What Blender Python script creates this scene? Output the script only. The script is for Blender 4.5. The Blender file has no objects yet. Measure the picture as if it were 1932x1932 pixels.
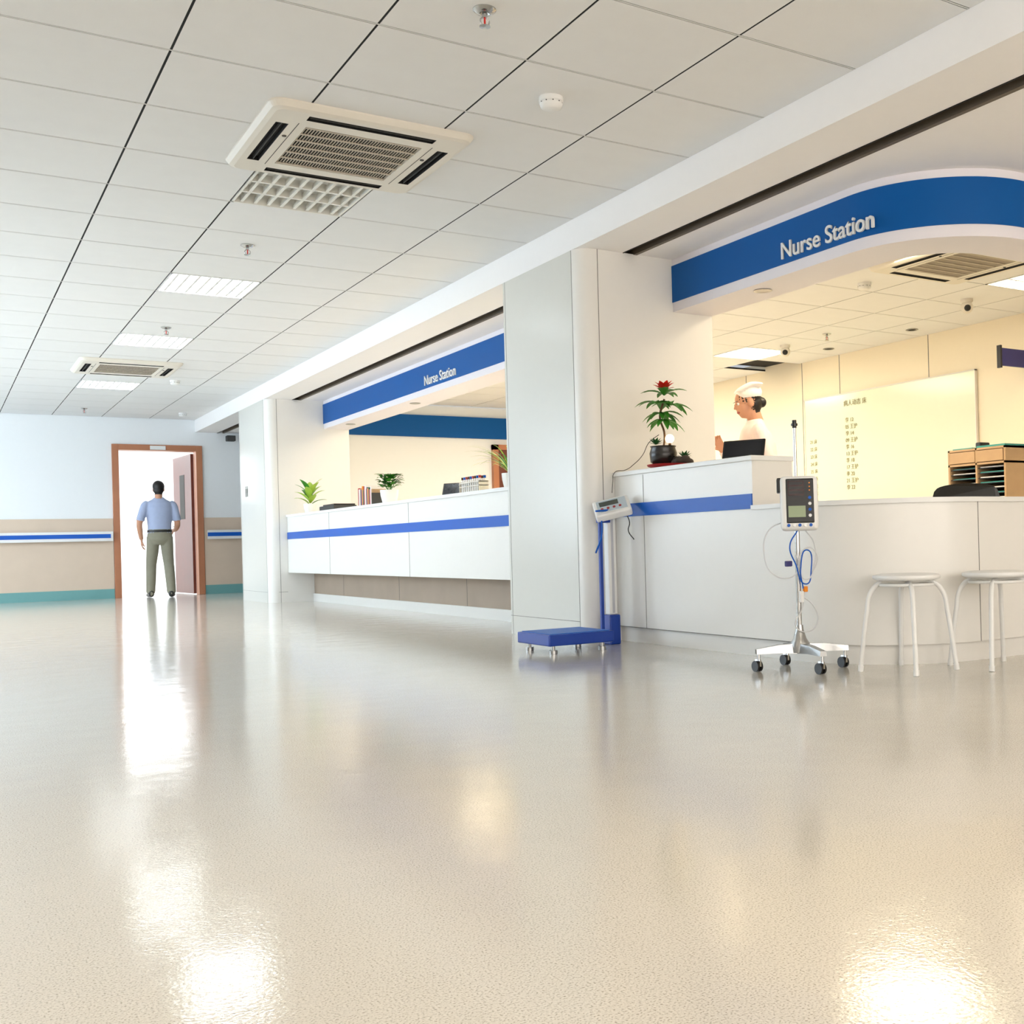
import bpy, bmesh, math, random
from mathutils import Vector, Matrix
from mathutils.kdtree import KDTree
random.seed(7)
S=bpy.context.scene
try:
    S.view_settings.view_transform='Standard'; S.view_settings.look='None'
except Exception as e: print(e)
def srgb(r,g,b):
    f=lambda c:(c/255/12.92) if c/255<=0.04045 else ((c/255+0.055)/1.055)**2.4
    return (f(r),f(g),f(b),1)
MATS={}
def mat(name,col,rough=0.5,metal=0.0,var=0.03,scale=20,bump=0.0,bscale=200,emit=None,es=0,coat=0,spec=0.5,trans=0):
    if name in MATS: return MATS[name]
    m=bpy.data.materials.new(name); m.use_nodes=True; nt=m.node_tree; b=nt.nodes['Principled BSDF']
    b.inputs['Roughness'].default_value=rough; b.inputs['Metallic'].default_value=metal
    b.inputs['Specular IOR Level'].default_value=spec
    b.inputs['Coat Weight'].default_value=coat; b.inputs['Transmission Weight'].default_value=trans
    tc=nt.nodes.new('ShaderNodeTexCoord'); n=nt.nodes.new('ShaderNodeTexNoise'); n.inputs['Scale'].default_value=scale
    nt.links.new(tc.outputs['Object'],n.inputs['Vector'])
    mx=nt.nodes.new('ShaderNodeMix'); mx.data_type='RGBA'
    c=srgb(*col); mx.inputs[6].default_value=tuple(x*(1-var) for x in c[:3])+(1,); mx.inputs[7].default_value=tuple(min(1,x*(1+var)) for x in c[:3])+(1,)
    nt.links.new(n.outputs['Fac'],mx.inputs[0]); nt.links.new(mx.outputs[2],b.inputs['Base Color'])
    if bump:
        n2=nt.nodes.new('ShaderNodeTexNoise'); n2.inputs['Scale'].default_value=bscale; nt.links.new(tc.outputs['Object'],n2.inputs['Vector'])
        bp=nt.nodes.new('ShaderNodeBump'); bp.inputs['Strength'].default_value=bump; bp.inputs['Distance'].default_value=0.002
        nt.links.new(n2.outputs['Fac'],bp.inputs['Height']); nt.links.new(bp.outputs['Normal'],b.inputs['Normal'])
    if emit:
        b.inputs['Emission Color'].default_value=srgb(*emit); b.inputs['Emission Strength'].default_value=es
    MATS[name]=m; return m
# ---- materials
M_wall=mat('wall_paint',(244,247,249),0.6,var=.01)
M_lam=mat('white_laminate',(240,238,233),0.28,var=0.01)
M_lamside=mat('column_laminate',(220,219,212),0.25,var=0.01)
M_soffit=mat('soffit_paint',(249,247,246),0.6,var=0.01)
M_tile=mat('ceiling_tile',(238,238,237),0.75,var=0.02,scale=8,bump=0.3,bscale=300)
M_dark=mat('dark_void',(14,14,15),0.8)
M_dgrey=mat('gap_grey',(70,70,68),0.8)
M_gap=mat('gap_shadow',(30,31,32),0.9)
M_tbar=mat('t_bar',(225,225,222),0.5)
M_blue=mat('header_blue',(0,86,160),0.5,var=0.02,spec=.2)
M_stripe=mat('stripe_blue',(0,88,188),0.35,var=0.02,spec=.3)
M_scaleblue=mat('scale_blue',(0,56,156),0.35)
M_lip=mat('header_white',(236,232,238),0.5,var=0.01)
M_black=mat('black_plastic',(18,18,20),0.35)
M_seam=mat('seam_grey',(120,118,112),0.6)
M_wood=mat('door_wood',(180,118,84),0.45,var=0.12,scale=6)
M_woodd=mat('door_leaf_wood',(104,50,38),0.4,var=0.15,scale=6)
M_wain=mat('wainscot_laminate',(218,198,178),0.45,var=0.05,scale=5)
M_teal=mat('teal_skirting',(110,166,166),0.4)
M_silver=mat('brushed_steel',(170,170,169),0.28,metal=0.9)
M_letter=mat('letter_silver',(232,232,230),0.4,metal=0.0)
M_chrome=mat('chrome',(190,190,190),0.15,metal=1.0)
M_white=mat('white_plastic',(240,240,238),0.35,var=0.01)
M_acp=mat('ac_plastic',(230,224,212),0.45,var=0.01)
M_iwall=mat('interior_wall',(246,232,202),0.6,var=0.01)
M_board=mat('whiteboard_glass',(226,234,206),0.15,var=0.01)
M_ink=mat('marker_ink',(150,138,92),0.7)
M_kick=mat('kick_wood',(170,152,134),0.5,var=0.1,scale=4)
M_green=mat('leaf_green',(62,138,40),0.45,var=0.3,scale=15)
M_green2=mat('leaf_yellowgreen',(170,205,80),0.45,var=0.3,scale=15)
M_dgreen=mat('leaf_darkgreen',(40,92,46),0.45,var=0.3,scale=15)
M_red=mat('bract_red',(215,34,26),0.5,var=0.1)
M_redtray=mat('saucer_red',(165,30,34),0.35)
M_stem=mat('stem_brown',(92,66,44),0.8,var=0.2)
M_potd=mat('dark_glazed_pot',(32,28,27),0.25)
M_stone=mat('stone_dark',(58,48,42),0.8,var=0.3,bump=0.6,bscale=60)
M_skin=mat('skin',(206,152,122),0.5,var=0.03)
M_hair=mat('hair_black',(22,19,18),0.45,var=0.2,scale=60)
M_shirt=mat('shirt_blue',(172,184,214),0.8,var=0.05)
M_pants=mat('trousers_khaki',(146,142,124),0.85,var=0.08)
M_coat=mat('nurse_uniform',(246,226,222),0.8,var=0.02)
M_cap=mat('nurse_cap',(248,244,240),0.7)
M_shoe=mat('black_leather',(20,18,18),0.35)
M_lip2=mat('lips',(170,90,84),0.5)
M_pine=mat('tray_wood',(186,154,116),0.5,var=0.12,scale=8)
M_paper=mat('folders_teal',(60,150,145),0.6)
M_lcd=mat('lcd_screen',(150,165,130),0.3)
M_navy=mat('sign_navy',(40,40,110),0.4)
M_orange=mat('connector_orange',(240,140,20),0.4)
M_cable=mat('cable_grey',(215,215,215),0.5)
M_louv=mat('louvre_silver',(242,240,232),0.3,metal=0.0)
M_lit=mat('lamp_lit_cool',(255,255,255),0.5,emit=(240,249,255),es=31)
M_litadd=mat('lamp_added_warm',(255,255,255),0.5,emit=(255,241,220),es=19)  # unseen troffers over and behind the camera, added to warm the foreground
M_litn=mat('lamp_lit_neutral',(255,255,255),0.5,emit=(255,236,200),es=16)
M_addwinc=mat('added_window_cool',(255,255,255),0.5,emit=(220,239,255),es=7.2)  # glow of unseen left windows, added to cool and brighten the far end
M_addwinw=mat('added_window_warm',(255,255,255),0.5,emit=(255,247,238),es=5.4)  # glow of unseen windows behind the camera, added as frontal fill
M_bulb=mat('bulb_warm',(255,240,210),0.5,emit=(255,215,150),es=6)
# floor material
def floor_mat():
    m=bpy.data.materials.new('speckled_vinyl'); m.use_nodes=True; nt=m.node_tree; b=nt.nodes['Principled BSDF']
    tc=nt.nodes.new('ShaderNodeTexCoord')
    n=nt.nodes.new('ShaderNodeTexNoise'); n.inputs['Scale'].default_value=300; n.inputs['Detail'].default_value=2
    nt.links.new(tc.outputs['Object'],n.inputs['Vector'])
    r=nt.nodes.new('ShaderNodeValToRGB'); r.color_ramp.elements[0].position=0.32; r.color_ramp.elements[0].color=srgb(162,155,141)
    r.color_ramp.elements[1].position=0.45; r.color_ramp.elements[1].color=srgb(211,205,194)
    e=r.color_ramp.elements.new(0.68); e.color=srgb(223,217,206)
    nt.links.new(n.outputs['Fac'],r.inputs['Fac'])
    nt.links.new(r.outputs['Color'],b.inputs['Base Color'])
    b.inputs['Roughness'].default_value=0.11; b.inputs['Specular IOR Level'].default_value=0.7
    n4=nt.nodes.new('ShaderNodeTexNoise'); n4.inputs['Scale'].default_value=130; n4.inputs['Detail'].default_value=1
    nt.links.new(tc.outputs['Object'],n4.inputs['Vector'])
    n5=nt.nodes.new('ShaderNodeTexNoise'); n5.inputs['Scale'].default_value=5
    nt.links.new(tc.outputs['Object'],n5.inputs['Vector'])
    ad=nt.nodes.new('ShaderNodeMath'); ad.operation='MULTIPLY_ADD'; nt.links.new(n5.outputs['Fac'],ad.inputs[0]); ad.inputs[1].default_value=5.0
    nt.links.new(n4.outputs['Fac'],ad.inputs[2])
    bp=nt.nodes.new('ShaderNodeBump'); bp.inputs['Strength'].default_value=0.26; bp.inputs['Distance'].default_value=0.001
    nt.links.new(ad.outputs[0],bp.inputs['Height']); nt.links.new(bp.outputs['Normal'],b.inputs['Normal'])
    return m
M_floor=floor_mat()
# ---- helpers
def link(o,parent=None):
    S.collection.objects.link(o)
    if parent: o.parent=parent
    return o
def grp(name,loc=(0,0,0),rz=0):
    e=bpy.data.objects.new(name,None); e.empty_display_size=0.1; S.collection.objects.link(e); e.location=loc; e.rotation_euler=(0,0,rz); return e
def frombm(name,bm,m,parent=None,smooth=False):
    me=bpy.data.meshes.new(name); bm.normal_update(); bm.to_mesh(me); bm.free()
    for x in (m if isinstance(m,(list,tuple)) else [m]): me.materials.append(x)
    if smooth:
        for p in me.polygons: p.use_smooth=True
    return link(bpy.data.objects.new(name,me),parent)
def sharpen(bm,ang=30):
    bm.normal_update()
    for e in bm.edges:
        if len(e.link_faces)==2 and e.calc_face_angle(0)>math.radians(ang): e.smooth=False
def addbox(bm,x0,x1,y0,y1,z0,z1,mi=0):
    vs=[bm.verts.new(p) for p in ((x0,y0,z0),(x1,y0,z0),(x1,y1,z0),(x0,y1,z0),(x0,y0,z1),(x1,y0,z1),(x1,y1,z1),(x0,y1,z1))]
    for f in ((3,2,1,0),(4,5,6,7),(0,1,5,4),(1,2,6,5),(2,3,7,6),(3,0,4,7)):
        bm.faces.new([vs[i] for i in f]).material_index=mi
    return vs
def box(name,x0,x1,y0,y1,z0,z1,m,parent=None,bev=0,seg=2):
    bm=bmesh.new(); addbox(bm,x0,x1,y0,y1,z0,z1)
    if bev: bmesh.ops.bevel(bm,geom=bm.edges[:],offset=bev,segments=seg,affect='EDGES',profile=0.5)
    return frombm(name,bm,m,parent)
def addcyl(bm,p0,p1,r0,r1=None,seg=16,mi=0):
    r1=r0 if r1 is None else r1
    p0=Vector(p0);p1=Vector(p1);t=(p1-p0).normalized()
    a=t.orthogonal().normalized(); b=t.cross(a)
    R=[[bm.verts.new(p+(a*math.cos(k*2*math.pi/seg)+b*math.sin(k*2*math.pi/seg))*r) for k in range(seg)] for p,r in((p0,r0),(p1,r1))]
    for k in range(seg):
        f=bm.faces.new((R[0][k],R[0][(k+1)%seg],R[1][(k+1)%seg],R[1][k])); f.smooth=True; f.material_index=mi
    bm.faces.new(R[0][::-1]).material_index=mi; bm.faces.new(R[1]).material_index=mi
    for q in R:
        for k in range(seg):
            e=bm.edges.get((q[k],q[(k+1)%seg])); e.smooth=False
def cyl(name,p0,p1,r0,m,parent=None,r1=None,seg=20):
    bm=bmesh.new(); addcyl(bm,p0,p1,r0,r1,seg); return frombm(name,bm,m,parent)
def lathe(name,prof,loc,m,parent=None,seg=28):
    bm=bmesh.new(); rings=[]
    for r,z in prof:
        rings.append([bm.verts.new((loc[0]+max(r,1e-4)*math.cos(k*2*math.pi/seg),loc[1]+max(r,1e-4)*math.sin(k*2*math.pi/seg),loc[2]+z)) for k in range(seg)])
    for i in range(len(rings)-1):
        for k in range(seg):
            f=bm.faces.new((rings[i][k],rings[i][(k+1)%seg],rings[i+1][(k+1)%seg],rings[i+1][k])); f.smooth=True
    bm.faces.new(rings[0][::-1]); bm.faces.new(rings[-1])
    bmesh.ops.recalc_face_normals(bm,faces=bm.faces[:]); sharpen(bm,50)
    return frombm(name,bm,m,parent)
def wire(name,pts,r,m,parent=None,cyc=False):
    c=bpy.data.curves.new(name,'CURVE'); c.dimensions='3D'; c.bevel_depth=r; c.bevel_resolution=3; c.resolution_u=10
    s=c.splines.new('BEZIER'); s.bezier_points.add(len(pts)-1); s.use_cyclic_u=cyc
    for b,p in zip(s.bezier_points,pts): b.co=p; b.handle_left_type=b.handle_right_type='AUTO'
    c.materials.append(m); c.use_fill_caps=True
    return link(bpy.data.objects.new(name,c),parent)
def text(name,body,loc,rot,size,m,parent=None,ext=0.004,off=0.0,width=None,ax='LEFT'):
    c=bpy.data.curves.new(name,'FONT'); c.body=body; c.size=size; c.extrude=ext; c.offset=off; c.align_x=ax; c.materials.append(m)
    o=link(bpy.data.objects.new(name,c),parent); o.location=loc; o.rotation_euler=rot
    if width:
        bpy.context.view_layer.update(); w=o.dimensions.x
        if w>0: o.scale.x=width/w
    return o
def path(x0,yf,r,ys,xe,n=20):
    P=[(x0,ys),(x0,yf+r)]
    P+=[(x0+r-r*math.cos(a*math.pi/2/n),yf+r-r*math.sin(a*math.pi/2/n)) for a in range(1,n)]
    P+=[(x0+r,yf),(xe,yf)]
    return P
def band(name,outer,inner,z0,z1,m,parent=None):
    bm=bmesh.new(); n=len(outer)
    V=[[bm.verts.new((p[0],p[1],z)) for p in q] for q,z in((outer,z0),(outer,z1),(inner,z1),(inner,z0))]
    for j in range(4):
        A=V[j];B=V[(j+1)%4]
        for i in range(n-1):
            f=bm.faces.new((A[i],A[i+1],B[i+1],B[i])); f.smooth=True
    bm.faces.new([V[j][0] for j in range(4)]); bm.faces.new([V[j][-1] for j in (3,2,1,0)])
    bmesh.ops.recalc_face_normals(bm,faces=bm.faces[:]); sharpen(bm,30)
    return frombm(name,bm,m,parent)
def boolean(o,cutters):
    for c in cutters:
        md=o.modifiers.new('b','BOOLEAN'); md.object=c; md.operation='DIFFERENCE'; md.solver='EXACT'
    bpy.context.view_layer.update(); dg=bpy.context.evaluated_depsgraph_get()
    me=bpy.data.meshes.new_from_object(o.evaluated_get(dg)); o.modifiers.clear(); o.data=me
    for c in cutters: bpy.data.objects.remove(c,do_unlink=True)
# organic
def catm(P,i,t):
    p0=P[max(i-1,0)];p1=P[i];p2=P[i+1];p3=P[min(i+2,len(P)-1)]
    return 0.5*((2*p1)+(p2-p0)*t+(2*p0-5*p1+4*p2-p3)*t*t+(3*p1-p0-3*p2+p3)*t*t*t)
def sweep(bm,src,pts,rad,mi=0,side=(1,0,0),sub=4,seg=16):
    P=[Vector(p) for p in pts]; R=[Vector((r,r)) if not isinstance(r,(tuple,list)) else Vector(r) for r in rad]
    Q=[];K=[]
    for i in range(len(P)-1):
        for k in range(sub):
            t=k/sub; Q.append(catm(P,i,t)); K.append(R[i].lerp(R[i+1],t))
    Q.append(P[-1]);K.append(R[-1]); rings=[]
    for i,p in enumerate(Q):
        t=(Q[min(i+1,len(Q)-1)]-Q[max(i-1,0)]).normalized()
        s=Vector(side); s=s-t*s.dot(t)
        if s.length<1e-3: s=t.orthogonal()
        s.normalize(); f=t.cross(s)
        ring=[]
        for k in range(seg):
            a=k*2*math.pi/seg; q=p+s*K[i][0]*math.cos(a)+f*K[i][1]*math.sin(a); ring.append(bm.verts.new(q)); src.append((q,mi))
        rings.append(ring)
    for i in range(len(rings)-1):
        for k in range(seg): bm.faces.new((rings[i][k],rings[i][(k+1)%seg],rings[i+1][(k+1)%seg],rings[i+1][k]))
    bm.faces.new(rings[0][::-1]); bm.faces.new(rings[-1])
def ell(bm,src,c,r,mi=0,M=None):
    mm=Matrix.Translation(Vector(c))@(M or Matrix.Identity(4))@Matrix.Diagonal((*r,1))
    d=bmesh.ops.create_uvsphere(bm,u_segments=24,v_segments=16,radius=1,matrix=mm)
    for v in d['verts']: src.append((v.co.copy(),mi))
def organic(name,build,mats,voxel,parent,smooth=2):
    bm=bmesh.new(); src=[]; build(bm,src)
    bmesh.ops.recalc_face_normals(bm,faces=bm.faces[:])
    o=frombm(name,bm,mats,parent)
    md=o.modifiers.new('r','REMESH'); md.mode='VOXEL'; md.voxel_size=voxel
    if smooth: sm=o.modifiers.new('s','SMOOTH'); sm.factor=0.5; sm.iterations=smooth
    bpy.context.view_layer.update(); dg=bpy.context.evaluated_depsgraph_get()
    me=bpy.data.meshes.new_from_object(o.evaluated_get(dg)); o.modifiers.clear(); o.data=me
    me.materials.clear()
    for x in mats: me.materials.append(x)
    kd=KDTree(len(src))
    for i,(p,_) in enumerate(src): kd.insert(p,i)
    kd.balance()
    for p in me.polygons:
        p.use_smooth=True; _,i,_=kd.find(p.center); p.material_index=src[i][1]
    return o
def hand(name,w,d,n,parent,curl=0.5,thumbsign=1,sc=1.0,m=None):
    w=Vector(w); d=Vector(d).normalized(); n=Vector(n); n=(n-d*n.dot(d)).normalized(); s=d.cross(n)*thumbsign
    def b(bm,src):
        sweep(bm,src,[w-d*.02*sc,w+d*.03*sc,w+d*.085*sc],[(.024*sc,.018*sc),(.036*sc,.015*sc),(.037*sc,.012*sc)],0,side=s)
        for k,(off,L) in enumerate(((.028,.072),(.010,.08),(-.009,.074),(-.027,.06))):
            p=w+d*.078*sc+s*off*sc; pts=[p]; ang=0; dd=d
            for j,fr in enumerate((.42,.33,.25)):
                ang+=curl*(0.5 if j==0 else 0.8); dd=d*math.cos(ang)+n*math.sin(ang); p=p+dd*L*fr*sc; pts.append(p)
            sweep(bm,src,pts,[.0095*sc,.0088*sc,.008*sc,.0065*sc],0,side=s,seg=10,sub=3)
        p=w+d*.025*sc+s*.026*sc; t1=(d*.6+s*.75+n*.25).normalized(); t2=(d*.9+s*.25+n*.4).normalized()
        sweep(bm,src,[p,p+t1*.035*sc,p+t1*.035*sc+t2*.028*sc,p+t1*.035*sc+t2*.05*sc],[.014*sc,.0115*sc,.0095*sc,.008*sc],0,side=n,seg=10,sub=3)
    return organic(name,b,[m or M_skin],.0035,parent,2)
def head(name,c,yaw,pitch,parent,style):
    # local facing +Y
    h=bpy.data.objects.new(name,None); S.collection.objects.link(h); h.parent=parent; h.location=c; h.rotation_euler=(pitch,0,yaw); h.empty_display_size=.05
    def b(bm,src):
        ell(bm,src,(0,-.012,.02),(.073,.092,.088),0)
        ell(bm,src,(0,.02,-.03),(.06,.068,.082),0)
        ell(bm,src,(0,.045,-.078),(.03,.03,.026),0)
        sweep(bm,src,[(0,.080,.012),(0,.093,-.012),(0,.098,-.026)],[.007,.009,.011],0)
        ell(bm,src,(-.073,-.005,-.012),(.010,.02,.032),0); ell(bm,src,(.073,-.005,-.012),(.010,.02,.032),0)
        sweep(bm,src,[(0,-.03,-.16),(0,-.02,-.05)],[(.052,.054),(.052,.054)],0)
        ell(bm,src,(0,-.028,.034),(.083,.09,.088),1)
        ell(bm,src,(0,-.045,-.02),(.074,.062,.075),1)
        if style=='nurse': ell(bm,src,(0,-.11,-.03),(.038,.033,.038),1)
        ell(bm,src,(0,.083,-.055),(.02,.008,.006),2)
    organic('head_surface',b,[M_skin,M_hair,M_lip2],.005,h,2)
    bm=bmesh.new()
    for sx in(-1,1):
        bmesh.ops.create_uvsphere(bm,u_segments=12,v_segments=8,radius=.0105,matrix=Matrix.Translation((sx*.03,.073,.004)))
    frombm('eyes',bm,M_white,h,True)
    bm=bmesh.new()
    for sx in(-1,1):
        bmesh.ops.create_uvsphere(bm,u_segments=10,v_segments=8,radius=.0055,matrix=Matrix.Translation((sx*.03,.0795,.004)))
        addbox(bm,sx*.03-.015,sx*.03+.015,.076,.082,.022,.0255)
    frombm('irises_and_brows',bm,M_hair,h)
    return h
# ================= ROOM
ZC=2.5; ZS=2.325; YB=-3.26; YE=17.0; XL=-2.796; XR=8.0
box('floor',XL-.2,XR+.2,YB-.2,24,-.1,0,M_floor)
def tiles(name,x0,nx,y0,ny,skip,ymax=None,m=M_tile):
    bm=bmesh.new()
    for i in range(nx):
        for j in range(ny):
            a=x0+.6*i; b=y0+.6*j
            if any(abs(a-s[0])<.1 and abs(b-s[1])<.1 for s in skip): continue
            y1=b+.6
            if ymax and y1>ymax: y1=ymax
            addbox(bm,a+.005,a+.6-.005,b+.0075,y1-.0075,ZC,ZC+.002,0)
    for j in range(ny+1):
        yy=y0+.6*j
        if ymax and yy>ymax: continue
        addbox(bm,x0,x0+.6*nx,yy-.003,yy+.003,ZC,ZC+.002,2)
    for i in range(nx):
        for j in range(ny):
            a=x0+.6*i; b=y0+.6*j
            if any(abs(a-s[0])<.1 and abs(b-s[1])<.1 for s in skip): continue
            addbox(bm,a,a+.6,b,b+.6,ZC+.0025,ZC+.02,1)
    return frombm(name,bm,[m,M_gap,M_tbar])
corr_lights=[(1.404,5.74,0),(1.404,8.14,1),(1.404,10.54,1),(1.404,13.54,1),(-.996,8.14,1),(-.996,10.54,1),(-.996,13.54,1),(-.996,5.74,1),(-.996,2.74,2),(1.404,.34,2),(-.996,.34,2),(1.404,-2.06,2)]  # warm entries at the end are unseen lamps added around the camera
int_lights=[(6.804,5.14,3),(6.804,8.74,3),(5.004,11.74,3),(6.804,11.74,3),(5.004,4.54,3)]
tiles('ceiling',XL,10,YB,34,corr_lights,YE)
tiles('ceiling_station',3.804,7,3.34,18,int_lights+[(7.404,9.34)],None)
box('ceiling_station_dark_hatch',7.404,8.0,9.34,9.94,ZC+.05,ZC+.06,M_dark)
def troffer(x,y,lit):
    g=grp('recessed_ceiling_light',(x+.3,y+.3,ZC))
    w=.296; mh=M_white if lit else M_louv
    bm=bmesh.new(); 
    for a in((-w,-w+.012,-w,w),(w-.012,w,-w,w),(-w,w,-w,-w+.012),(-w,w,w-.012,w)): addbox(bm,a[0],a[1],a[2],a[3],-.003,.09)
    addbox(bm,-w,w,-w,w,.09,.095)
    frombm('housing',bm,mh,g)
    if lit:
        bm=bmesh.new(); vs=[bm.verts.new(p) for p in((-.28,-.28,.08),(-.28,.28,.08),(.28,.28,.08),(.28,-.28,.08))]; bm.faces.new(vs); frombm('diffuser_glow',bm,{1:M_lit,2:M_litadd,3:M_litn}[lit],g)
    bm=bmesh.new()
    for k in range(3):
        addcyl(bm,(-.27,-.19+.19*k,.055),(.27,-.19+.19*k,.055),.013,seg=12)
    frombm('tubes',bm,M_white,g)
    bm=bmesh.new()
    for yy in(-.095,.095): addbox(bm,-.285,.285,yy-.009,yy+.009,0,.04)
    for k in range(3):
        for i in range(8):
            xx=-.28+.07*(i+.5)
            vs=[(xx-.008,0),(xx+.008,0),(xx+.002,.035),(xx-.002,.035)]
            y0=-.285+.19*k+.007;y1=y0+.176
            A=[bm.verts.new((p[0],y0,p[1])) for p in vs];B=[bm.verts.new((p[0],y1,p[1])) for p in vs]
            for q in range(4): bm.faces.new((A[q],A[(q+1)%4],B[(q+1)%4],B[q]))
    bmesh.ops.recalc_face_normals(bm,faces=bm.faces[:])
    frombm('louvre',bm,mh,g)
for a in corr_lights+int_lights: troffer(*a)
# far wall with door opening
DX0,DX1,DZ=2.20,3.20,2.05
bm=bmesh.new()
addbox(bm,XL-.2,DX0-.02,YE,YE+.15,0,ZC+.1); addbox(bm,DX1+.02,XR+.2,YE,YE+.15,0,ZC+.1); addbox(bm,DX0-.02,DX1+.02,YE,YE+.15,DZ+.02,ZC+.1)
frombm('wall_far',bm,M_wall)
bm=bmesh.new(); addbox(bm,XL,DX0-.09,YE-.012,YE,.13,1.10); addbox(bm,DX1+.09,XR,YE-.012,YE,.13,1.10); frombm('trim_1',bm,M_wain)
bm=bmesh.new(); addbox(bm,XL,DX0-.09,YE-.016,YE,0,.13); addbox(bm,DX1+.09,XR,YE-.016,YE,0,.13); frombm('baseboard_far',bm,M_teal)
bm=bmesh.new()
for a,b in((XL,DX0-.1),(DX1+.12,XR)):
    addbox(bm,a,b,YE-.09,YE-.05,.79,.92,0); addbox(bm,a+.0,b-.03,YE-.096,YE-.09,.83,.885,1)
    n=int((b-a)/.8)+1
    for i in range(n): 
        xx=a+.1+i*.8
        if xx<b-.1: addbox(bm,xx,xx+.06,YE-.06,YE-.012,.83,.88,0)
frombm('handrail',bm,[M_white,M_stripe])
g=grp('door_frame',(0,0,0))
box('jamb_left',DX0-.085,DX0,YE-.03,YE+.17,0,DZ+.08,M_wood,g,.004)
box('jamb_right',DX1,DX1+.085,YE-.03,YE+.17,0,DZ+.08,M_wood,g,.004)
box('head_piece',DX0,DX1,YE-.03,YE+.17,DZ,DZ+.08,M_wood,g,.004)
box('room_plate',2.60,2.80,YE-.04,YE-.03,DZ+.01,DZ+.065,M_white,g)
g=grp('door_1',(3.185,YE+.19,0),math.radians(94.5))
box('leaf',0,.95,-.02,.02,.01,2.03,M_woodd,g,.003)
box('vision_panel',.35,.6,.02,.023,1.1,1.75,M_dgrey,g)
cyl('handle',(.88,.02,1.0),(.88,.07,1.0),.01,M_silver,g); cyl('lever',(.88,.07,1.0),(.78,.07,1.0),.009,M_silver,g)
# room beyond
box('wall_beyond_left',1.2,1.3,YE+.15,24,0,2.6,M_wall); box('wall_beyond_right',4.4,4.5,YE+.15,24,0,2.6,M_wall)
box('wall_beyond_end',1.2,4.5,23.9,24,0,2.6,M_wall); box('ceiling_beyond',1.2,4.5,YE+.15,24,2.6,2.7,M_wall)
# side walls (left, behind camera) with unseen glowing windows added for light
def added_window_wall(name,axis,pos,a0,a1,wins,zs,mglow,idx):
    bm=bmesh.new(); z0,z1=zs; t=.2
    def ab(u0,u1,c0,c1):
        if axis=='x': addbox(bm,pos-t,pos,u0,u1,c0,c1)
        else: addbox(bm,u0,u1,pos-t,pos,c0,c1)
    ab(a0,a1,0,z0); ab(a0,a1,z1,ZC+.1); u=a0
    for w in wins: ab(u,w[0],z0,z1); u=w[1]
    ab(u,a1,z0,z1); frombm(name,bm,M_wall)
    for w in wins:
        g=grp('added_window_%d'%idx); idx+=1
        bm=bmesh.new(); bg=bmesh.new()
        def f(b,u0,u1,c0,c1,d0,d1):
            if axis=='x': addbox(b,pos-d1,pos-d0,u0,u1,c0,c1)
            else: addbox(b,u0,u1,pos-d1,pos-d0,c0,c1)
        for q in((w[0],w[0]+.05,z0,z1),(w[1]-.05,w[1],z0,z1),(w[0],w[1],z0,z0+.05),(w[0],w[1],z1-.05,z1),((w[0]+w[1])/2-.025,(w[0]+w[1])/2+.025,z0,z1)): f(bm,*q,.06,.12)
        f(bg,w[0],w[1],z0,z1,.13,.14)
        frombm('frame',bm,M_white,g); frombm('glow_pane',bg,mglow,g)
    return idx
i=added_window_wall('wall_left','x',XL,YB-.2,YE,[(7.4,9.6),(10.2,12.6),(13.2,16.2)],(.6,2.3),M_addwinc,1)
added_window_wall('wall_behind','y',YB,XL,XR,[(-2.3,0),(.6,2.9),(3.5,5.8)],(.4,2.3),M_addwinw,i)
bm=bmesh.new(); addbox(bm,XR,XR+.15,YB,YE,0,ZC+.1); frombm('wall_right',bm,M_iwall)
bm=bmesh.new()
for yy in (6.2,7.45,8.7,9.3,10.3,11.5): addbox(bm,XR-.003,XR,yy-.003,yy+.003,0,ZC)
frombm('trim_2',bm,M_seam)
# end wall of station
box('wall_station_end',4.15,XR,14.2,14.32,0,ZC-.001,M_wall)
box('trim_3',4.15,XR,14.16,14.2,2.07,2.36,M_blue)
g=grp('door_2'); box('leaf',6.6,7.4,14.15,14.19,0,1.92,M_woodd,g); box('frame_left',6.52,6.6,14.13,14.2,0,1.99,M_wood,g); box('frame_right',7.4,7.48,14.13,14.2,0,1.99,M_wood,g); box('frame_top',6.52,7.48,14.13,14.2,1.92,1.99,M_wood,g)
# soffit
def poly(name,pts,z0,z1,m):
    bm=bmesh.new(); A=[bm.verts.new((*p,z0)) for p in pts];B=[bm.verts.new((*p,z1)) for p in pts]
    bm.faces.new(A[::-1]);bm.faces.new(B)
    for k in range(len(pts)): bm.faces.new((A[k],A[(k+1)%len(pts)],B[(k+1)%len(pts)],B[k]))
    bmesh.ops.recalc_face_normals(bm,faces=bm.faces[:]); bmesh.ops.triangulate(bm,faces=[f for f in bm.faces if len(f.verts)>4])
    return frombm(name,bm,m)
box('trim_4',3.2,3.5,YB,YE-.0,ZS,ZC+.1,M_soffit)     # soffit beam with fascia
mid=path(4.0,3.65,.5,14.2,XR)
poly('trim_5',[(3.6,YB),(XR,YB)]+[(XR,3.65)]+mid[::-1][1:]+[(3.6,14.2)],ZS,ZS+.06,M_soffit)
box('trim_6',3.6,XR,14.32,YE,ZS,ZS+.06,M_soffit)
g=grp('shutter_slot'); box('slot_back',3.5,3.6,YB,YE,ZS+.1,ZS+.12,M_dark,g); box('slot_side',3.595,3.6,YB,YE,ZS+.06,ZS+.1,M_dgrey,g)
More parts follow.
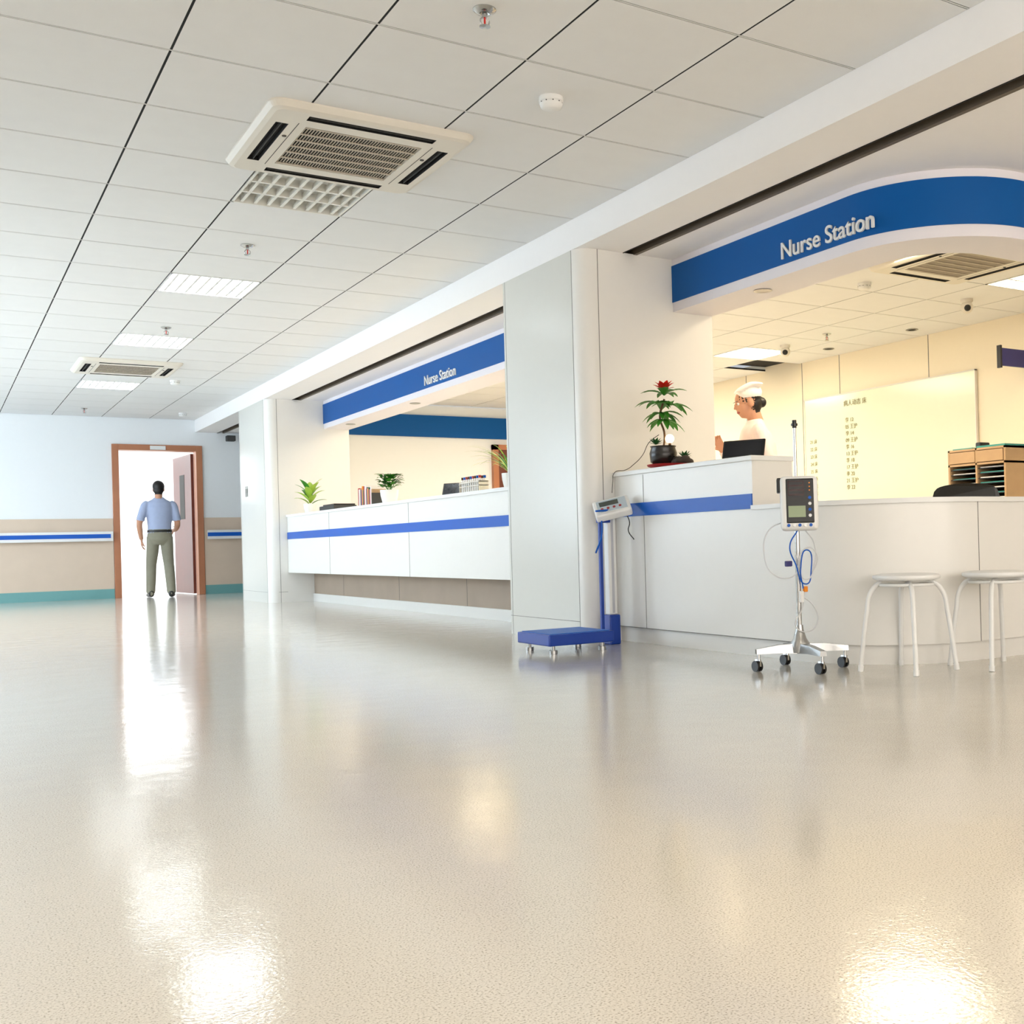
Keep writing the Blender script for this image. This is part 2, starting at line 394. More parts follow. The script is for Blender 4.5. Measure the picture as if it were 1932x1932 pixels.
box('slot_rail',3.575,3.6,YB,YE,ZS-.004,ZS+.05,mat('rail_bronze',(96,84,70),.5),g); box('slot_inner',3.5,3.506,YB,YE,ZS-.003,ZS+.1,M_dark,g)
# columns
def column(name,y0,y1):
    g=grp(name); r=.1; x0,x1=3.2,4.15
    P=[(x0+r-r*math.cos(a*math.pi/16),y0+r-r*math.sin(a*math.pi/16)) for a in range(9)]
    pts=P+[(x1,y0),(x1,y1),(x0,y1)]
    bm=bmesh.new(); A=[bm.verts.new((*p,0)) for p in pts];B=[bm.verts.new((*p,ZS-.0005)) for p in pts]
    n=len(pts)
    for k in range(n):
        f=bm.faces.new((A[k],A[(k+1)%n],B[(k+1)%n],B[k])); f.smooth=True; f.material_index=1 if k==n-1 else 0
    bm.faces.new(A[::-1]);bm.faces.new(B); bmesh.ops.recalc_face_normals(bm,faces=bm.faces[:]); sharpen(bm,30)
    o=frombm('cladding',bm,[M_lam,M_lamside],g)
    bm=bmesh.new()
    addbox(bm,x0-.001,x0+.01,y0+r-.002,y0+r+.002,0,ZS-.001); addbox(bm,x0+r+.02,x0+r+.024,y0-.001,y0+.01,0,ZS-.001)
    addbox(bm,x0-.001,x0+.01,y0+r,y1,.12,.123); addbox(bm,x0+r,3.4,y0-.001,y0+.01,.12,.123)
    addbox(bm,x0-.001,x0+.01,y1-.03,y1-.027,0,ZS-.001)
    frombm('seams',bm,M_seam,g); return g
column('column',5.68,6.72)
column('column',13.0,14.3)
g=grp('restroom_sign',(3.2,13.98,1.32))
bm=bmesh.new()
for dy in(.035,-.035):
    bmesh.ops.create_circle(bm,cap_ends=True,segments=12,radius=.012,matrix=Matrix.Translation((-.003,dy,.05))@Matrix.Rotation(math.pi/2,4,'Y'))
    addbox(bm,-.003,-.001,dy-.014,dy+.014,-.02,.034); addbox(bm,-.003,-.001,dy-.011,dy-.003,-.065,-.02); addbox(bm,-.003,-.001,dy+.003,dy+.011,-.065,-.02)
frombm('pictograms',bm,M_dgrey,g)
# headers
def letters(g,y,w): text('lettering','Nurse Station',(3.846,y,2.085),(math.pi/2,0,-math.pi/2),.125,M_letter,g,.006,.0012,w)
g=grp('nurse_station_header')
band('header_core',path(3.855,3.5,.6,5.679,XR-.01),path(4.15,3.795,.35,5.679,XR-.01),2.0,ZS-.0005,M_lip,g)
band('blue_band',path(3.849,3.494,.606,5.678,XR-.01),path(3.86,3.505,.595,5.678,XR-.01),2.058,2.283,M_blue,g)
letters(g,4.62,.70)
lathe('downlight_trim',[(.05,0),(.055,-.004),(.045,-.006),(.03,-.002)],(3.98,4.95,2.0),M_silver,g)
g=grp('nurse_station_header')
box('header_core',3.855,4.15,6.721,12.999,2.0,ZS-.0005,M_lip,g); box('blue_band',3.849,3.86,6.721,12.998,2.058,2.283,M_blue,g); letters(g,9.80,.73)
for yy in(8.2,10.4,12.4): lathe('downlight_trim',[(.05,0),(.055,-.004),(.045,-.006),(.03,-.002)],(3.98,yy,2.0),M_silver,g)
# counters
g=grp('reception_counter')
band('body',path(3.40,3.45,.6,5.675,XR-.2),path(3.44,3.49,.56,5.675,XR-.2),.09,.73,M_lam,g)
band('kick_base',path(3.425,3.475,.575,5.675,XR-.2),path(3.46,3.51,.54,5.675,XR-.2),0,.089,M_lam,g)
band('worktop',path(3.385,3.435,.615,4.35,XR-.2),path(3.95,4.0,.05,4.35,XR-.2),.73,.752,M_white,g)
box('raised_block',3.40,3.66,4.35,5.675,.73,.975,M_lam,g); box('raised_top',3.385,3.68,4.335,5.675,.975,1.0,M_white,g,.003)
box('blue_stripe',3.394,3.402,4.352,5.67,.735,.81,M_stripe,g)
bm=bmesh.new(); addbox(bm,3.3985,3.41,5.359,5.362,.09,.97); addbox(bm,4.0,4.003,3.4485,3.46,.09,.73); addbox(bm,5.4,5.403,3.4485,3.46,.09,.73); addbox(bm,3.3985,3.41,3.95,5.67,.0885,.092); frombm('seams',bm,M_seam,g)
box('desk_inner',3.68,4.25,4.36,5.675,.70,.73,M_white,g)
g=grp('reception_counter')
box('body',3.41,3.46,6.725,12.995,.34,.972,M_lam,g); box('underside',3.46,3.72,6.725,12.995,.34,.36,M_lam,g)
box('top',3.395,3.74,6.725,12.995,.972,1.0,M_white,g,.003); box('blue_stripe',3.404,3.412,6.73,12.99,.722,.80,M_stripe,g)
box('kick_panel',3.70,3.74,6.725,12.995,.09,.34,M_kick,g); box('kick_base',3.685,3.74,6.725,12.995,0,.09,M_lam,g)
box('desk_inner',3.74,4.3,6.725,12.995,.70,.73,M_white,g)
bm=bmesh.new()
for yy in(11.4,9.13): addbox(bm,3.4085,3.42,yy,yy+.004,.34,.972)
for yy in(11.9,10.2,8.6): addbox(bm,3.6985,3.71,yy,yy+.004,.09,.34)
frombm('seams',bm,M_seam,g)
# ================= AC
def ac(cx,cy,z=ZC):
    g=grp('ceiling_air_conditioner',(cx,cy,z))
    bm=bmesh.new(); rings=[]
    for h,zz,r in((.465,0,.06),(.465,-.008,.06),(.45,-.028,.05),(.43,-.036,.04)):
        ring=[]
        for q,(sx,sy) in enumerate(((1,1),(-1,1),(-1,-1),(1,-1))):
            for k in range(7):
                a=q*math.pi/2+k*math.pi/12; ring.append(bm.verts.new((sx*(h-r)+r*math.cos(a),sy*(h-r)+r*math.sin(a),zz)))
        rings.append(ring)
    n=len(rings[0])
    for i in range(3):
        for k in range(n): bm.faces.new((rings[i][k],rings[i][(k+1)%n],rings[i+1][(k+1)%n],rings[i+1][k]))
    bm.faces.new(rings[0]); bm.faces.new(rings[-1]); bmesh.ops.recalc_face_normals(bm,faces=bm.faces[:])
    o=frombm('panel',bm,M_acp,g)
    slots=[(-.29,.29,-.400,-.345),(-.29,.29,.345,.400),(-.400,-.345,-.27,.27),(.345,.400,-.27,.27)]
    cut=[box('c',*s,-.06,-.012,M_dark) for s in slots]+[box('c',-.27,.27,-.27,.27,-.06,-.02,M_dark)]
    for c in cut: c.location=(cx,cy,z)
    boolean(o,cut)
    bm=bmesh.new(); e=.0012
    for s in slots:
        addbox(bm,s[0]+.0005,s[1]-.0005,s[2]+.0005,s[3]-.0005,-.0145,-.0125)
        for w in((s[0],s[0]+e,s[2],s[3]),(s[1]-e,s[1],s[2],s[3]),(s[0],s[1],s[2],s[2]+e),(s[0],s[1],s[3]-e,s[3])): addbox(bm,*w,-.0355,-.0125)
    addbox(bm,-.269,.269,-.269,.269,-.0225,-.0205); frombm('slot_liner',bm,M_dark,g)
    bm=bmesh.new()
    for s in slots:
        if s[1]-s[0]>s[3]-s[2]:
            y=(s[2]+s[3])/2; addbox(bm,s[0]+.01,s[1]-.01,y-.002,y+.002,-.034,-.016)
        else:
            x=(s[0]+s[1])/2; addbox(bm,x-.002,x+.002,s[2]+.01,s[3]-.01,-.034,-.016)
    frombm('louvre_flaps',bm,M_dgrey,g)
    bm=bmesh.new()
    for i in range(40):
        x=-.263+.0135*i; addbox(bm,x-.0024,x+.0024,-.268,.268,-.032,-.029)
    for j in range(7):
        y=-.255+.085*j; addbox(bm,-.268,.268,y-.006,y+.006,-.036,-.032)
    frombm('intake_grille',bm,mat('grille_beige',(190,178,160),.5),g)
    bm=bmesh.new()
    for a in((-.31,-.307,-.3,.3),(.307,.31,-.3,.3)): addbox(bm,*a,-.0368,-.036)
    for p in((-.326,-.12),(.326,-.12)): addcyl(bm,(p[0],p[1],-.036),(p[0],p[1],-.039),.010)
    frombm('latches',bm,M_dgrey,g)
ac(1.70,5.24); ac(1.70,12.4); ac(6.05,5.32)
# sprinklers
def sprinkler(x,y,z=ZC):
    g=grp('sprinkler_head',(x,y,z))
    lathe('escutcheon',[(.042,0),(.042,-.003),(.03,-.012),(.018,-.014),(.012,-.005)],(0,0,0),M_chrome,g)
    cyl('stem',(0,0,0),(0,0,-.03),.009,M_chrome,g)
    wire('frame_arms',[(-.006,0,-.028),(-.017,0,-.042),(0,0,-.06),(.017,0,-.042),(.006,0,-.028)],.0028,M_chrome,g)
    cyl('glass_bulb',(0,0,-.03),(0,0,-.056),.0035,M_red,g)
    lathe('deflector',[(.004,-.058),(.02,-.06),(.02,-.062),(.004,-.063)],(0,0,0),M_chrome,g)
for p in((1.69,3.64),(1.69,7.2),(1.7,10.13),(1.7,16.1),(7.07,7.85)): sprinkler(*p)
def smoke(x,y,z=ZC):
    g=grp('smoke_detector',(x,y,z))
    lathe('body',[(.052,0),(.052,-.018),(.046,-.022),(.046,-.026),(.05,-.028),(.046,-.042),(.03,-.05),(.001,-.052)],(0,0,0),M_white,g)
    bm=bmesh.new()
    for k in range(10):
        a=k*math.pi/5; c,s=math.cos(a),math.sin(a); addcyl(bm,(c*.0455,s*.0455,-.0245),(c*.048,s*.048,-.0245),.003,seg=6)
    frombm('vents',bm,M_dgrey,g)
for p in((2.26,4.22),(2.29,13.19),(2.9,16.2),(5.93,6.15)): smoke(*p)
def cctv(x,y):
    g=grp('security_camera',(x,y,ZC))
    lathe('mount',[(.05,0),(.05,-.02),(.04,-.03),(.03,-.04)],(0,0,0),M_acp,g)
    bm=bmesh.new(); bmesh.ops.create_uvsphere(bm,u_segments=20,v_segments=14,radius=.05,matrix=Matrix.Translation((0,0,-.065))); frombm('ball',bm,M_acp,g,True)
    bm=bmesh.new(); bmesh.ops.create_uvsphere(bm,u_segments=16,v_segments=10,radius=.028,matrix=Matrix.Translation((-.022,-.025,-.075))); frombm('lens',bm,M_black,g,True)
cctv(7.1,6.18); cctv(7.1,8.5)
for p in((7.66,7.33),(7.64,8.46)):
    g=grp('recessed_downlight',(p[0],p[1],ZC)); lathe('ring',[(.055,0),(.06,-.005),(.05,-.008),(.04,-.002)],(0,0,0),M_silver,g); lathe('lamp',[(.04,-.003),(.001,-.003)],(0,0,0),M_white,g)
# whiteboard
g=grp('whiteboard',(0,0,0))
box('panel',7.972,7.99,6.87,9.24,.95,2.08,M_board,g)
bm=bmesh.new()
for q in((6.86,9.25,2.075,2.085),(6.86,9.25,.94,.955)): addbox(bm,7.965,7.995,q[0],q[1],q[2],q[3])
for yy in(6.86,9.24): addbox(bm,7.965,7.995,yy,yy+.008,.94,2.085)
frombm('frame',bm,M_acp,g)
R=(math.pi/2,0,-math.pi/2)
text('heading','病人动态 床',(7.968,8.62,1.95),R,.065,M_ink,g,.0005)
for k in range(11): text('notes','%02d 王护'%(k*2+3) if k%2 else '李 %d'%(k+12),(7.968,8.6,1.78-.07*k),R,.055,M_ink,g,.0005)
for k in range(9): text('notes','%d 床'%(k+21),(7.968,9.16,1.6-.08*k),R,.05,M_ink,g,.0005)
g=grp('projecting_wall_sign',(0,0,0)); box('panel',7.52,7.90,6.19,6.21,1.99,2.14,M_navy,g,.004); box('bracket',7.90,8.0,6.18,6.22,2.03,2.1,M_black,g); box('end_cap',7.50,7.52,6.18,6.22,1.97,2.16,M_black,g)
# station desk + trays + chair
g=grp('desk',(0,0,0)); box('top',5.9,6.9,4.6,6.1,.72,.75,M_white,g,.003)
for a in((5.92,4.62),(6.84,4.62),(5.92,6.04),(6.84,6.04)): box('leg',a[0],a[0]+.04,a[1],a[1]+.04,0,.72,M_silver,g)
g=grp('document_tray_cabinet',(0,0,0)); X0,X1,Y0,Y1,Z0,Z1=6.2,6.55,5.09,5.61,.75,1.19
bm=bmesh.new()
addbox(bm,X0,X1,Y0,Y0+.015,Z0,Z1); addbox(bm,X0,X1,Y1-.015,Y1,Z0,Z1); addbox(bm,X0,X1,Y0,Y1,Z1-.015,Z1); addbox(bm,X0,X1,Y0,Y1,Z0,Z0+.015); addbox(bm,X1-.01,X1,Y0,Y1,Z0,Z1); addbox(bm,X0,X1,(Y0+Y1)/2-.007,(Y0+Y1)/2+.007,Z0,Z1); addbox(bm,X0,X1,Y0,Y1,Z1-.12,Z1-.105)
addbox(bm,X0-.004,X0+.01,Y0+.02,(Y0+Y1)/2-.01,Z1-.10,Z1-.02); addbox(bm,X0-.004,X0+.01,(Y0+Y1)/2+.01,Y1-.02,Z1-.10,Z1-.02)
frombm('case',bm,M_pine,g)
bm=bmesh.new()
for k in range(8):
    z=Z0+.04+.036*k; addbox(bm,X0+.01,X1-.01,Y0+.015,Y1-.015,z,z+.005)
frombm('shelves',bm,M_black,g)
bm=bmesh.new()
for k in range(8):
    z=Z0+.045+.036*k; addbox(bm,X0+.02,X1-.03,Y0+.03,(Y0+Y1)/2-.02,z,z+.008,k%2); addbox(bm,X0+.02,X1-.03,(Y0+Y1)/2+.02,Y1-.03,z,z+.006,(k+1)%2)
frombm('papers',bm,[M_paper,M_white],g)
bm=bmesh.new(); addbox(bm,X0+.02,X1-.02,Y0+.02,Y1-.25,Z1,Z1+.015); addbox(bm,X0+.03,X1-.05,Y1-.2,Y1-.02,Z1,Z1+.01); frombm('folders',bm,M_paper,g)
box('stapler',X0+.1,X0+.2,Y1-.22,Y1-.17,Z1+.01,Z1+.05,M_black,g,.008)
def ochair(x,y,rz):
    g=grp('office_chair',(x,y,0),rz)
    bm=bmesh.new(); n=12
    # curved-top backrest
    F=[];
    prof=[(-.20,.52)]+[(-.21+.0,.62),(-.205,.80)]+[(-.19+.02*math.sin(0),.85)]+[(-.21*math.cos(a*math.pi/n)*.85,.86+.035*math.sin(a*math.pi/n)) for a in range(1,n)]+[(.19,.85),(.205,.80),(.21,.62),(.20,.52)]
    A=[bm.verts.new((p[0],.18+.4*p[0]**2*-1,p[1])) for p in prof];B=[bm.verts.new((p[0],.23+.4*p[0]**2*-1,p[1])) for p in prof]
    bm.faces.new(A);bm.faces.new(B[::-1])
    for k in range(len(prof)): bm.faces.new((A[k],B[k],B[(k+1)%len(prof)],A[(k+1)%len(prof)]))
    bmesh.ops.recalc_face_normals(bm,faces=bm.faces[:])
    frombm('backrest',bm,M_black,g); box('seat',-.22,.22,-.22,.2,.42,.48,M_black,g,.025,3)
    cyl('gas_column',(0,0,.1),(0,0,.42),.025,M_black,g); wire('back_stem',[(0,.0,.42),(0,.22,.42),(0,.24,.6)],.02,M_black,g)
    bm=bmesh.new()
    for k in range(5):
        a=k*2*math.pi/5; addcyl(bm,(0,0,.1),(.27*math.cos(a),.27*math.sin(a),.07),.02,.014); c=(.27*math.cos(a),.27*math.sin(a),.028); addcyl(bm,(c[0]-.012,c[1],c[2]),(c[0]+.012,c[1],c[2]),.028)
    frombm('star_base',bm,M_black,g)
    for s in(-1,1): wire('armrest',[(s*.22,0,.45),(s*.26,0,.55),(s*.26,-.05,.66),(s*.26,.12,.66)],.013,M_black,g)
ochair(5.50,4.84,math.radians(132))
# ================= plants
def leaf(bm,base,d,L,W,droop=.5,up=Vector((0,0,1)),mi=0,n=6,fold=.2):
    d=Vector(d).normalized(); s=d.cross(up)
    if s.length<.05: s=Vector((1,0,0))
    s.normalize(); rows=[]
    p=Vector(base)
    for i in range(n+1):
        t=i/n; w=W*math.sin(math.pi*min(1,t*.92+.06))**.8*(1-.25*t)
        nn=s.cross(d).normalized()
        rows.append([bm.verts.new(p-s*w+nn*w*fold),bm.verts.new(p),bm.verts.new(p+s*w+nn*w*fold)])
        d=(d-up*droop/n).normalized(); p=p+d*L/n
    for i in range(n):
        for k in range(2):
            f=bm.faces.new((rows[i][k],rows[i][k+1],rows[i+1][k+1],rows[i+1][k])); f.smooth=True; f.material_index=mi
def pot(name,g,r,h,m,loc=(0,0,0)):
    lathe(name,[(r*.72,0),(r*.95,h*.6),(r,h),(r*.9,h),(r*.85,h*.85),(.001,h*.85)],loc,m,g)
g=grp('potted_poinsettia',(3.53,5.27,1.0))
lathe('saucer',[(.09,0),(.13,.012),(.135,.022),(.125,.02),(.001,.012)],(0,0,0),M_redtray,g)
lathe('bonsai_pot',[(.045,.014),(.075,.04),(.08,.09),(.07,.12),(.076,.13),(.066,.13),(.05,.11),(.001,.11)],(-.02,.04,0),M_potd,g)
wire('trunk',[(-.02,.04,.1),(-.015,.03,.2),(-.03,.05,.30),(-.01,.03,.40)],.006,M_stem,g)
bm=bmesh.new()
cl=[(-.01,.03,.42,.6),(-.03,.07,.38,.2),(.0,-.02,.36,.1),(-.02,.05,.32,.0),(-.01,.03,.28,-.1)]
for c in cl:
    for k in range(9):
        a=k*2.4+random.random(); leaf(bm,c[:3],(math.cos(a),math.sin(a),c[3]+random.random()*.5),.11+random.random()*.035,.021,1.0,fold=.35)
for k in range(14):
    a=k*.9; leaf(bm,(-.01,.03,.445),(math.cos(a),math.sin(a),.7+.08*k),.075,.022,.5,mi=1)
bmesh.ops.create_uvsphere(bm,u_segments=8,v_segments=6,radius=.008,matrix=Matrix.Translation((-.01,.03,.43)))
frombm('foliage',bm,[M_green,M_red],g)
bm=bmesh.new()
for c in((.045,-.08,.055),(-.05,.07,.14)):
    for k in range(16):
        a=k*2.4; e=.2+.07*k; leaf(bm,c,(math.cos(a),math.sin(a),e),.05,.009,-.2,fold=.4)
frombm('succulents',bm,M_dgreen,g)
def b_(bm,src):
    for k in range(7):
        a=k*.9; ell(bm,src,(.03+.035*math.cos(a),-.08+.04*math.sin(a),.03+.008*(k%3)),(.03,.028,.022))
organic('rockery',b_,[M_stone],.006,g,1)
bm=bmesh.new(); bmesh.ops.create_uvsphere(bm,u_segments=14,v_segments=10,radius=.026,matrix=Matrix.Translation((-.0,-.0,.17))); frombm('ornament_light',bm,M_bulb,g,True)
cyl('ornament_stand',(0,0,.02),(0,0,.145),.008,M_stem,g)
wire('power_cord',[(-.02,.08,.2),(-.05,.14,.16),(-.06,.2,.09),(-.08,.27,.04),(-.1,.33,.012),(-.155,.36,.0),(-.165,.37,-.06),(-.16,.39,-.12)],.002,M_black,g)
def potted(name,x,y,z,r,h,m,mode,lm):
    g=grp(name,(x,y,z)); pot('pot',g,r,h,m); lathe('soil',[(r*.84,h*.87),(.001,h*.87)],(0,0,0),M_stem,g)
    bm=bmesh.new()
    if mode=='broad':
        for k in range(14):
            a=k*2.4; leaf(bm,(.01*math.cos(a),.01*math.sin(a),h*.85+.012*k),(math.cos(a),math.sin(a),1.1+.1*k),.20,.042,1.0,mi=(k%3==0))
    elif mode=='bush':
        for k in range(110):
            a=random.random()*6.28; rr=.11*random.random()**.5; zz=h+.02+.12*random.random()
            leaf(bm,(rr*math.cos(a)*.8,rr*math.sin(a)*.8,zz),(math.cos(a),math.sin(a),.3+random.random()),.06,.022,.9,mi=k%2)
        for k in range(8):
            a=k; addcyl(bm,(0,0,h*.8),(.06*math.cos(a),.06*math.sin(a),h+.08),.003,seg=6)
    else:
        for k in range(46):
            a=k*2.4; leaf(bm,(0,0,h*.85),(math.cos(a),math.sin(a),1.4+random.random()*1.2),.32+.1*random.random(),.006,1.5,mi=k%2,n=9)
    frombm('foliage',bm,lm,g); return g
potted('potted_dieffenbachia',3.56,12.6,1.0,.07,.11,M_white,'broad',[M_green2,M_green])
potted('potted_pothos',3.57,10.04,1.0,.085,.13,M_white,'bush',[M_green,M_dgreen])
potted('potted_spider_plant',3.6,7.5,1.0,.07,.12,M_white,'spider',[M_green,M_green2])
# counter items
def tablet(x,y,z,rz,w=.24,h=.1):
    g=grp('desktop_terminal',(x,y,z),rz)
    o=box('screen',-w/2,w/2,-.006,.006,.012,h+.012,M_black,g,.004); o.rotation_euler=(math.radians(-18),0,0)
    box('glass',-w/2+.012,w/2-.012,-.0075,-.006,.022,h,mat('screen_dark',(30,32,38),.15),g).rotation_euler=(math.radians(-18),0,0)
    box('stand',-.06,.06,-.02,.08,0,.012,M_black,g,.003)
tablet(3.55,4.62,1.0,math.radians(-62)); tablet(3.56,8.5,1.0,math.radians(-55),.22,.1)
g=grp('desktop_printer',(3.55,11.6,1.0)); box('body',-.12,.12,-.3,.2,0,.045,M_dgrey,g,.008); box('lid',-.11,.11,-.28,.1,.045,.06,M_black,g,.004); box('paper_tray',-.1,.1,.1,.28,.04,.05,M_white,g)
g=grp('book_row',(3.58,10.55,1.0)); bm=bmesh.new(); cols=[M_pine,M_white,M_redtray,M_dgreen,M_orange,M_navy]; y=-.2
k=0
while y<.2:
    w=.018+random.random()*.02; h=.15+random.random()*.05; addbox(bm,-.07,.07,y,y+w,.008,h,k%6); y+=w+.002; k+=1
frombm('books',bm,cols,g); box('rack_base',-.08,.08,-.22,.26,0,.008,M_dgrey,g)
box('rack_end',-.08,.08,-.225,-.215,0,.12,M_dgrey,g)
g=grp('test_tube_rack',(3.54,8.05,1.0)); bm=bmesh.new()
for z in(.005,.05,.08): addbox(bm,-.04,.04,-.19,.19,z,z+.006)
for yy in(-.19,.184): addbox(bm,-.04,.04,yy,yy+.006,0,.09)
frombm('rack',bm,M_acp,g)
bm=bmesh.new()
for i in range(9):
    for j in range(2):
        y=-.165+.041*i; x=-.02+.04*j; addcyl(bm,(x,y,.012),(x,y,.11),.009,seg=10,mi=0); addcyl(bm,(x,y,.11),(x,y,.13),.011,seg=10,mi=1+(i+j)%3)
frombm('tubes',bm,[M_white,M_redtray,M_stripe,M_stem],g)
# ================= stools
def stool(x,y,rz):
    g=grp('stool',(x,y,0),rz)
    lathe('seat',[(.13,.392),(.142,.397),(.145,.405),(.142,.413),(.12,.418),(.001,.419)],(0,0,0),M_white,g,40)
    for k in range(2):
        d=(1,1) if k==0 else (1,-1); z0=.372+.012*k
        pts=[(-d[0]*.145,-d[1]*.145,.012),(-d[0]*.122,-d[1]*.122,.25),(-d[0]*.108,-d[1]*.108,.34),(-d[0]*.075,-d[1]*.075,z0),(0,0,z0),(d[0]*.075,d[1]*.075,z0),(d[0]*.108,d[1]*.108,.34),(d[0]*.122,d[1]*.122,.25),(d[0]*.145,d[1]*.145,.012)]
        wire('leg_%d'%(k+1),pts,.0105,M_white,g)
    bm=bmesh.new()
    for sx in(-1,1):
        for sy in(-1,1): addcyl(bm,(sx*.1455,sy*.1455,0),(sx*.1435,sy*.1435,.025),.0125)
    frombm('feet',bm,M_white,g)
    R_=.112; wire('ring',[(R_*math.cos(a*math.pi/4),R_*math.sin(a*math.pi/4),.372) for a in range(8)],.007,M_white,g,True)
stool(3.50,3.42,math.radians(8)); stool(3.88,3.255,math.radians(-12))
# ================= monitor stand
g=grp('patient_monitor_stand',(3.19,3.77,0))
W=[(-.17,.08),(.08,.19),(-.04,-.19),(.20,-.07)]
bm=bmesh.new()
for w in W:
    d=Vector((w[0],w[1],0)).normalized(); s=Vector((-d.y,d.x,0)); L=Vector((w[0],w[1],0)).length+.012
    pr=[(0.0,.028,.075,.12),(L*.5,.02,.08,.115),(L,.017,.078,.10)]
    R_=[[bm.verts.new(d*a+s*q+Vector((0,0,z))) for q,z in((-b,c0),(b,c0),(b*.8,c1),(-b*.8,c1))] for a,b,c0,c1 in pr]
    for i in range(2):
        for k in range(4): bm.faces.new((R_[i][k],R_[i][(k+1)%4],R_[i+1][(k+1)%4],R_[i+1][k]))
    bm.faces.new(R_[0]);bm.faces.new(R_[-1])
bmesh.ops.recalc_face_normals(bm,faces=bm.faces[:]); frombm('star_base',bm,M_silver,g)
lathe('base_cone',[(.045,.08),(.045,.115),(.03,.14),(.018,.18),(.016,.2),(.013,.2)],(0,0,0),M_silver,g)
bm=bmesh.new()
for w in W:
    addcyl(bm,(w[0],w[1],.05),(w[0],w[1],.08),.007,seg=10,mi=1)
    for o_ in(-.009,.009): addcyl(bm,(w[0]+o_-.005,w[1]+.012,.024),(w[0]+o_+.005,w[1]+.012,.024),.024,mi=0)
    addbox(bm,w[0]-.004,w[0]+.004,w[1]-.012,w[1]+.022,.024,.055,1)
frombm('casters',bm,[M_black,M_chrome],g)
cyl('lower_pole',(0,0,.18),(0,0,.80),.0115,M_chrome,g); cyl('upper_pole',(0,0,.8),(0,0,1.09),.0075,M_chrome,g)
bm=bmesh.new()
for k in range(6):
    a=k*math.pi/3; addcyl(bm,(0,0,1.085),(.014*math.cos(a),.014*math.sin(a),1.085),.006,seg=8)
addcyl(bm,(0,0,1.07),(0,0,1.105),.01); frombm('top_knob',bm,M_black,g)
mg=bpy.data.objects.new('monitor',None); S.collection.objects.link(mg); mg.parent=g; mg.location=(-.01,-.03,.735); mg.rotation_euler=(math.radians(-6),0,math.radians(-36))
box('shell',-.082,.082,-.035,.03,-.12,.12,M_white,mg,.02,4)
box('fascia',-.058,.062,-.039,-.033,-.09,.105,M_black,mg,.004)
box('red_display',-.05,.02,-.0405,-.039,.03,.095,mat('display_red_dark',(52,16,18),.2),mg)
box('lcd',-.05,.025,-.041,-.039,-.065,-.015,M_lcd,mg,.001)
bm=bmesh.new()
for k in range(3): addbox(bm,-.045,.015,-.0412,-.0405,.038+.02*k,.050+.02*k)
frombm('digits_window',bm,M_black,mg)
bm=bmesh.new()
for k in range(5): addcyl(bm,(-.05+.024*k,-.034,-.10),(-.05+.024*k,-.041,-.10),.007,mi=k%2)
for k in range(4): addcyl(bm,(.044,-.034,.02-.026*k),(.044,-.042,.02-.026*k),.007,mi=k%2)
for k in range(3): addcyl(bm,(.044,-.034,.085-.016*k),(.044,-.0405,.085-.016*k),.003,mi=2)
frombm('buttons',bm,[M_stripe,M_silver,M_orange],mg)
box('pole_clamp',-.03,.03,.03,.07,-.03,.03,M_black,mg,.005); box('cuff_holder',-.095,-.075,-.01,.03,.05,.115,M_black,mg,.005)
wire('cable_loop_left',[(-.05,.02,.66),(-.12,.05,.62),(-.15,.05,.52),(-.12,.03,.43),(-.05,0,.41),(-.01,-.02,.45),(-.03,-.02,.52)],.0028,M_cable,g)
wire('cable_loop_right',[(.02,-.03,.62),(.07,-.03,.56),(.06,-.04,.46),(.02,-.03,.40),(-.01,-.02,.46),(.03,-.03,.54),(.08,-.04,.50),(.05,-.03,.42)],.0028,M_cable,g)
wire('blue_hose',[(-.02,-.03,.62),(-.06,-.02,.55),(-.03,-.02,.47),(.02,-.03,.38),(.05,-.03,.44),(.03,-.03,.53),(-.01,-.03,.45),(.01,-.02,.36)],.003,M_stripe,g)
wire('lower_loop',[(.02,-.02,.36),(.0,-.02,.27),(-.04,-.02,.20),(.02,-.03,.17),(.08,-.03,.21),(.06,-.03,.28),(.0,-.02,.33)],.0028,M_cable,g)
box('probe_clip',-.09,-.055,-.03,-.015,.46,.485,M_navy,g,.004); box('orange_plug',.01,.03,-.03,-.015,.345,.37,M_orange,g,.003); box('grey_plug',-.012,.006,-.03,-.015,.30,.35,M_white,g,.003)
# ================= floor scale
g=grp('weighing_scale',(0,0,0))
box('platform',2.70,3.10,5.22,5.60,.045,.105,M_scaleblue,g,.006); box('platform_mat',2.72,3.08,5.24,5.58,.105,.109,mat('mat_blue',(30,100,190),.5),g)
bm=bmesh.new()
for a in((2.75,5.27),(3.05,5.27),(2.75,5.55),(3.05,5.55)): addcyl(bm,(*a,0),(*a,.02),.022); addcyl(bm,(*a,.02),(*a,.05),.009)
frombm('levelling_feet',bm,M_silver,g)
box('rear_bracket',3.09,3.26,5.49,5.57,.05,.085,M_scaleblue,g,.004)
box('column_shoe',3.235,3.305,5.49,5.57,.0,.17,M_scaleblue,g,.006)
box('white_column',3.243,3.297,5.505,5.555,.17,.74,M_white,g,.006); box('column_groove',3.262,3.278,5.5035,5.506,.18,.73,mat('groove_grey',(190,192,200),.4),g)
box('blue_rod',3.185,3.205,5.50,5.52,.08,.74,M_scaleblue,g,.003); box('rod_joint',3.185,3.26,5.50,5.54,.70,.745,M_scaleblue,g,.004)
wire('measuring_arm',[(3.195,5.49,.74),(3.15,5.42,.62),(3.10,5.40,.53)],.005,M_stripe,g)
wire('tee',[(3.13,5.44,.765),(3.29,5.47,.775)],.006,M_stripe,g)
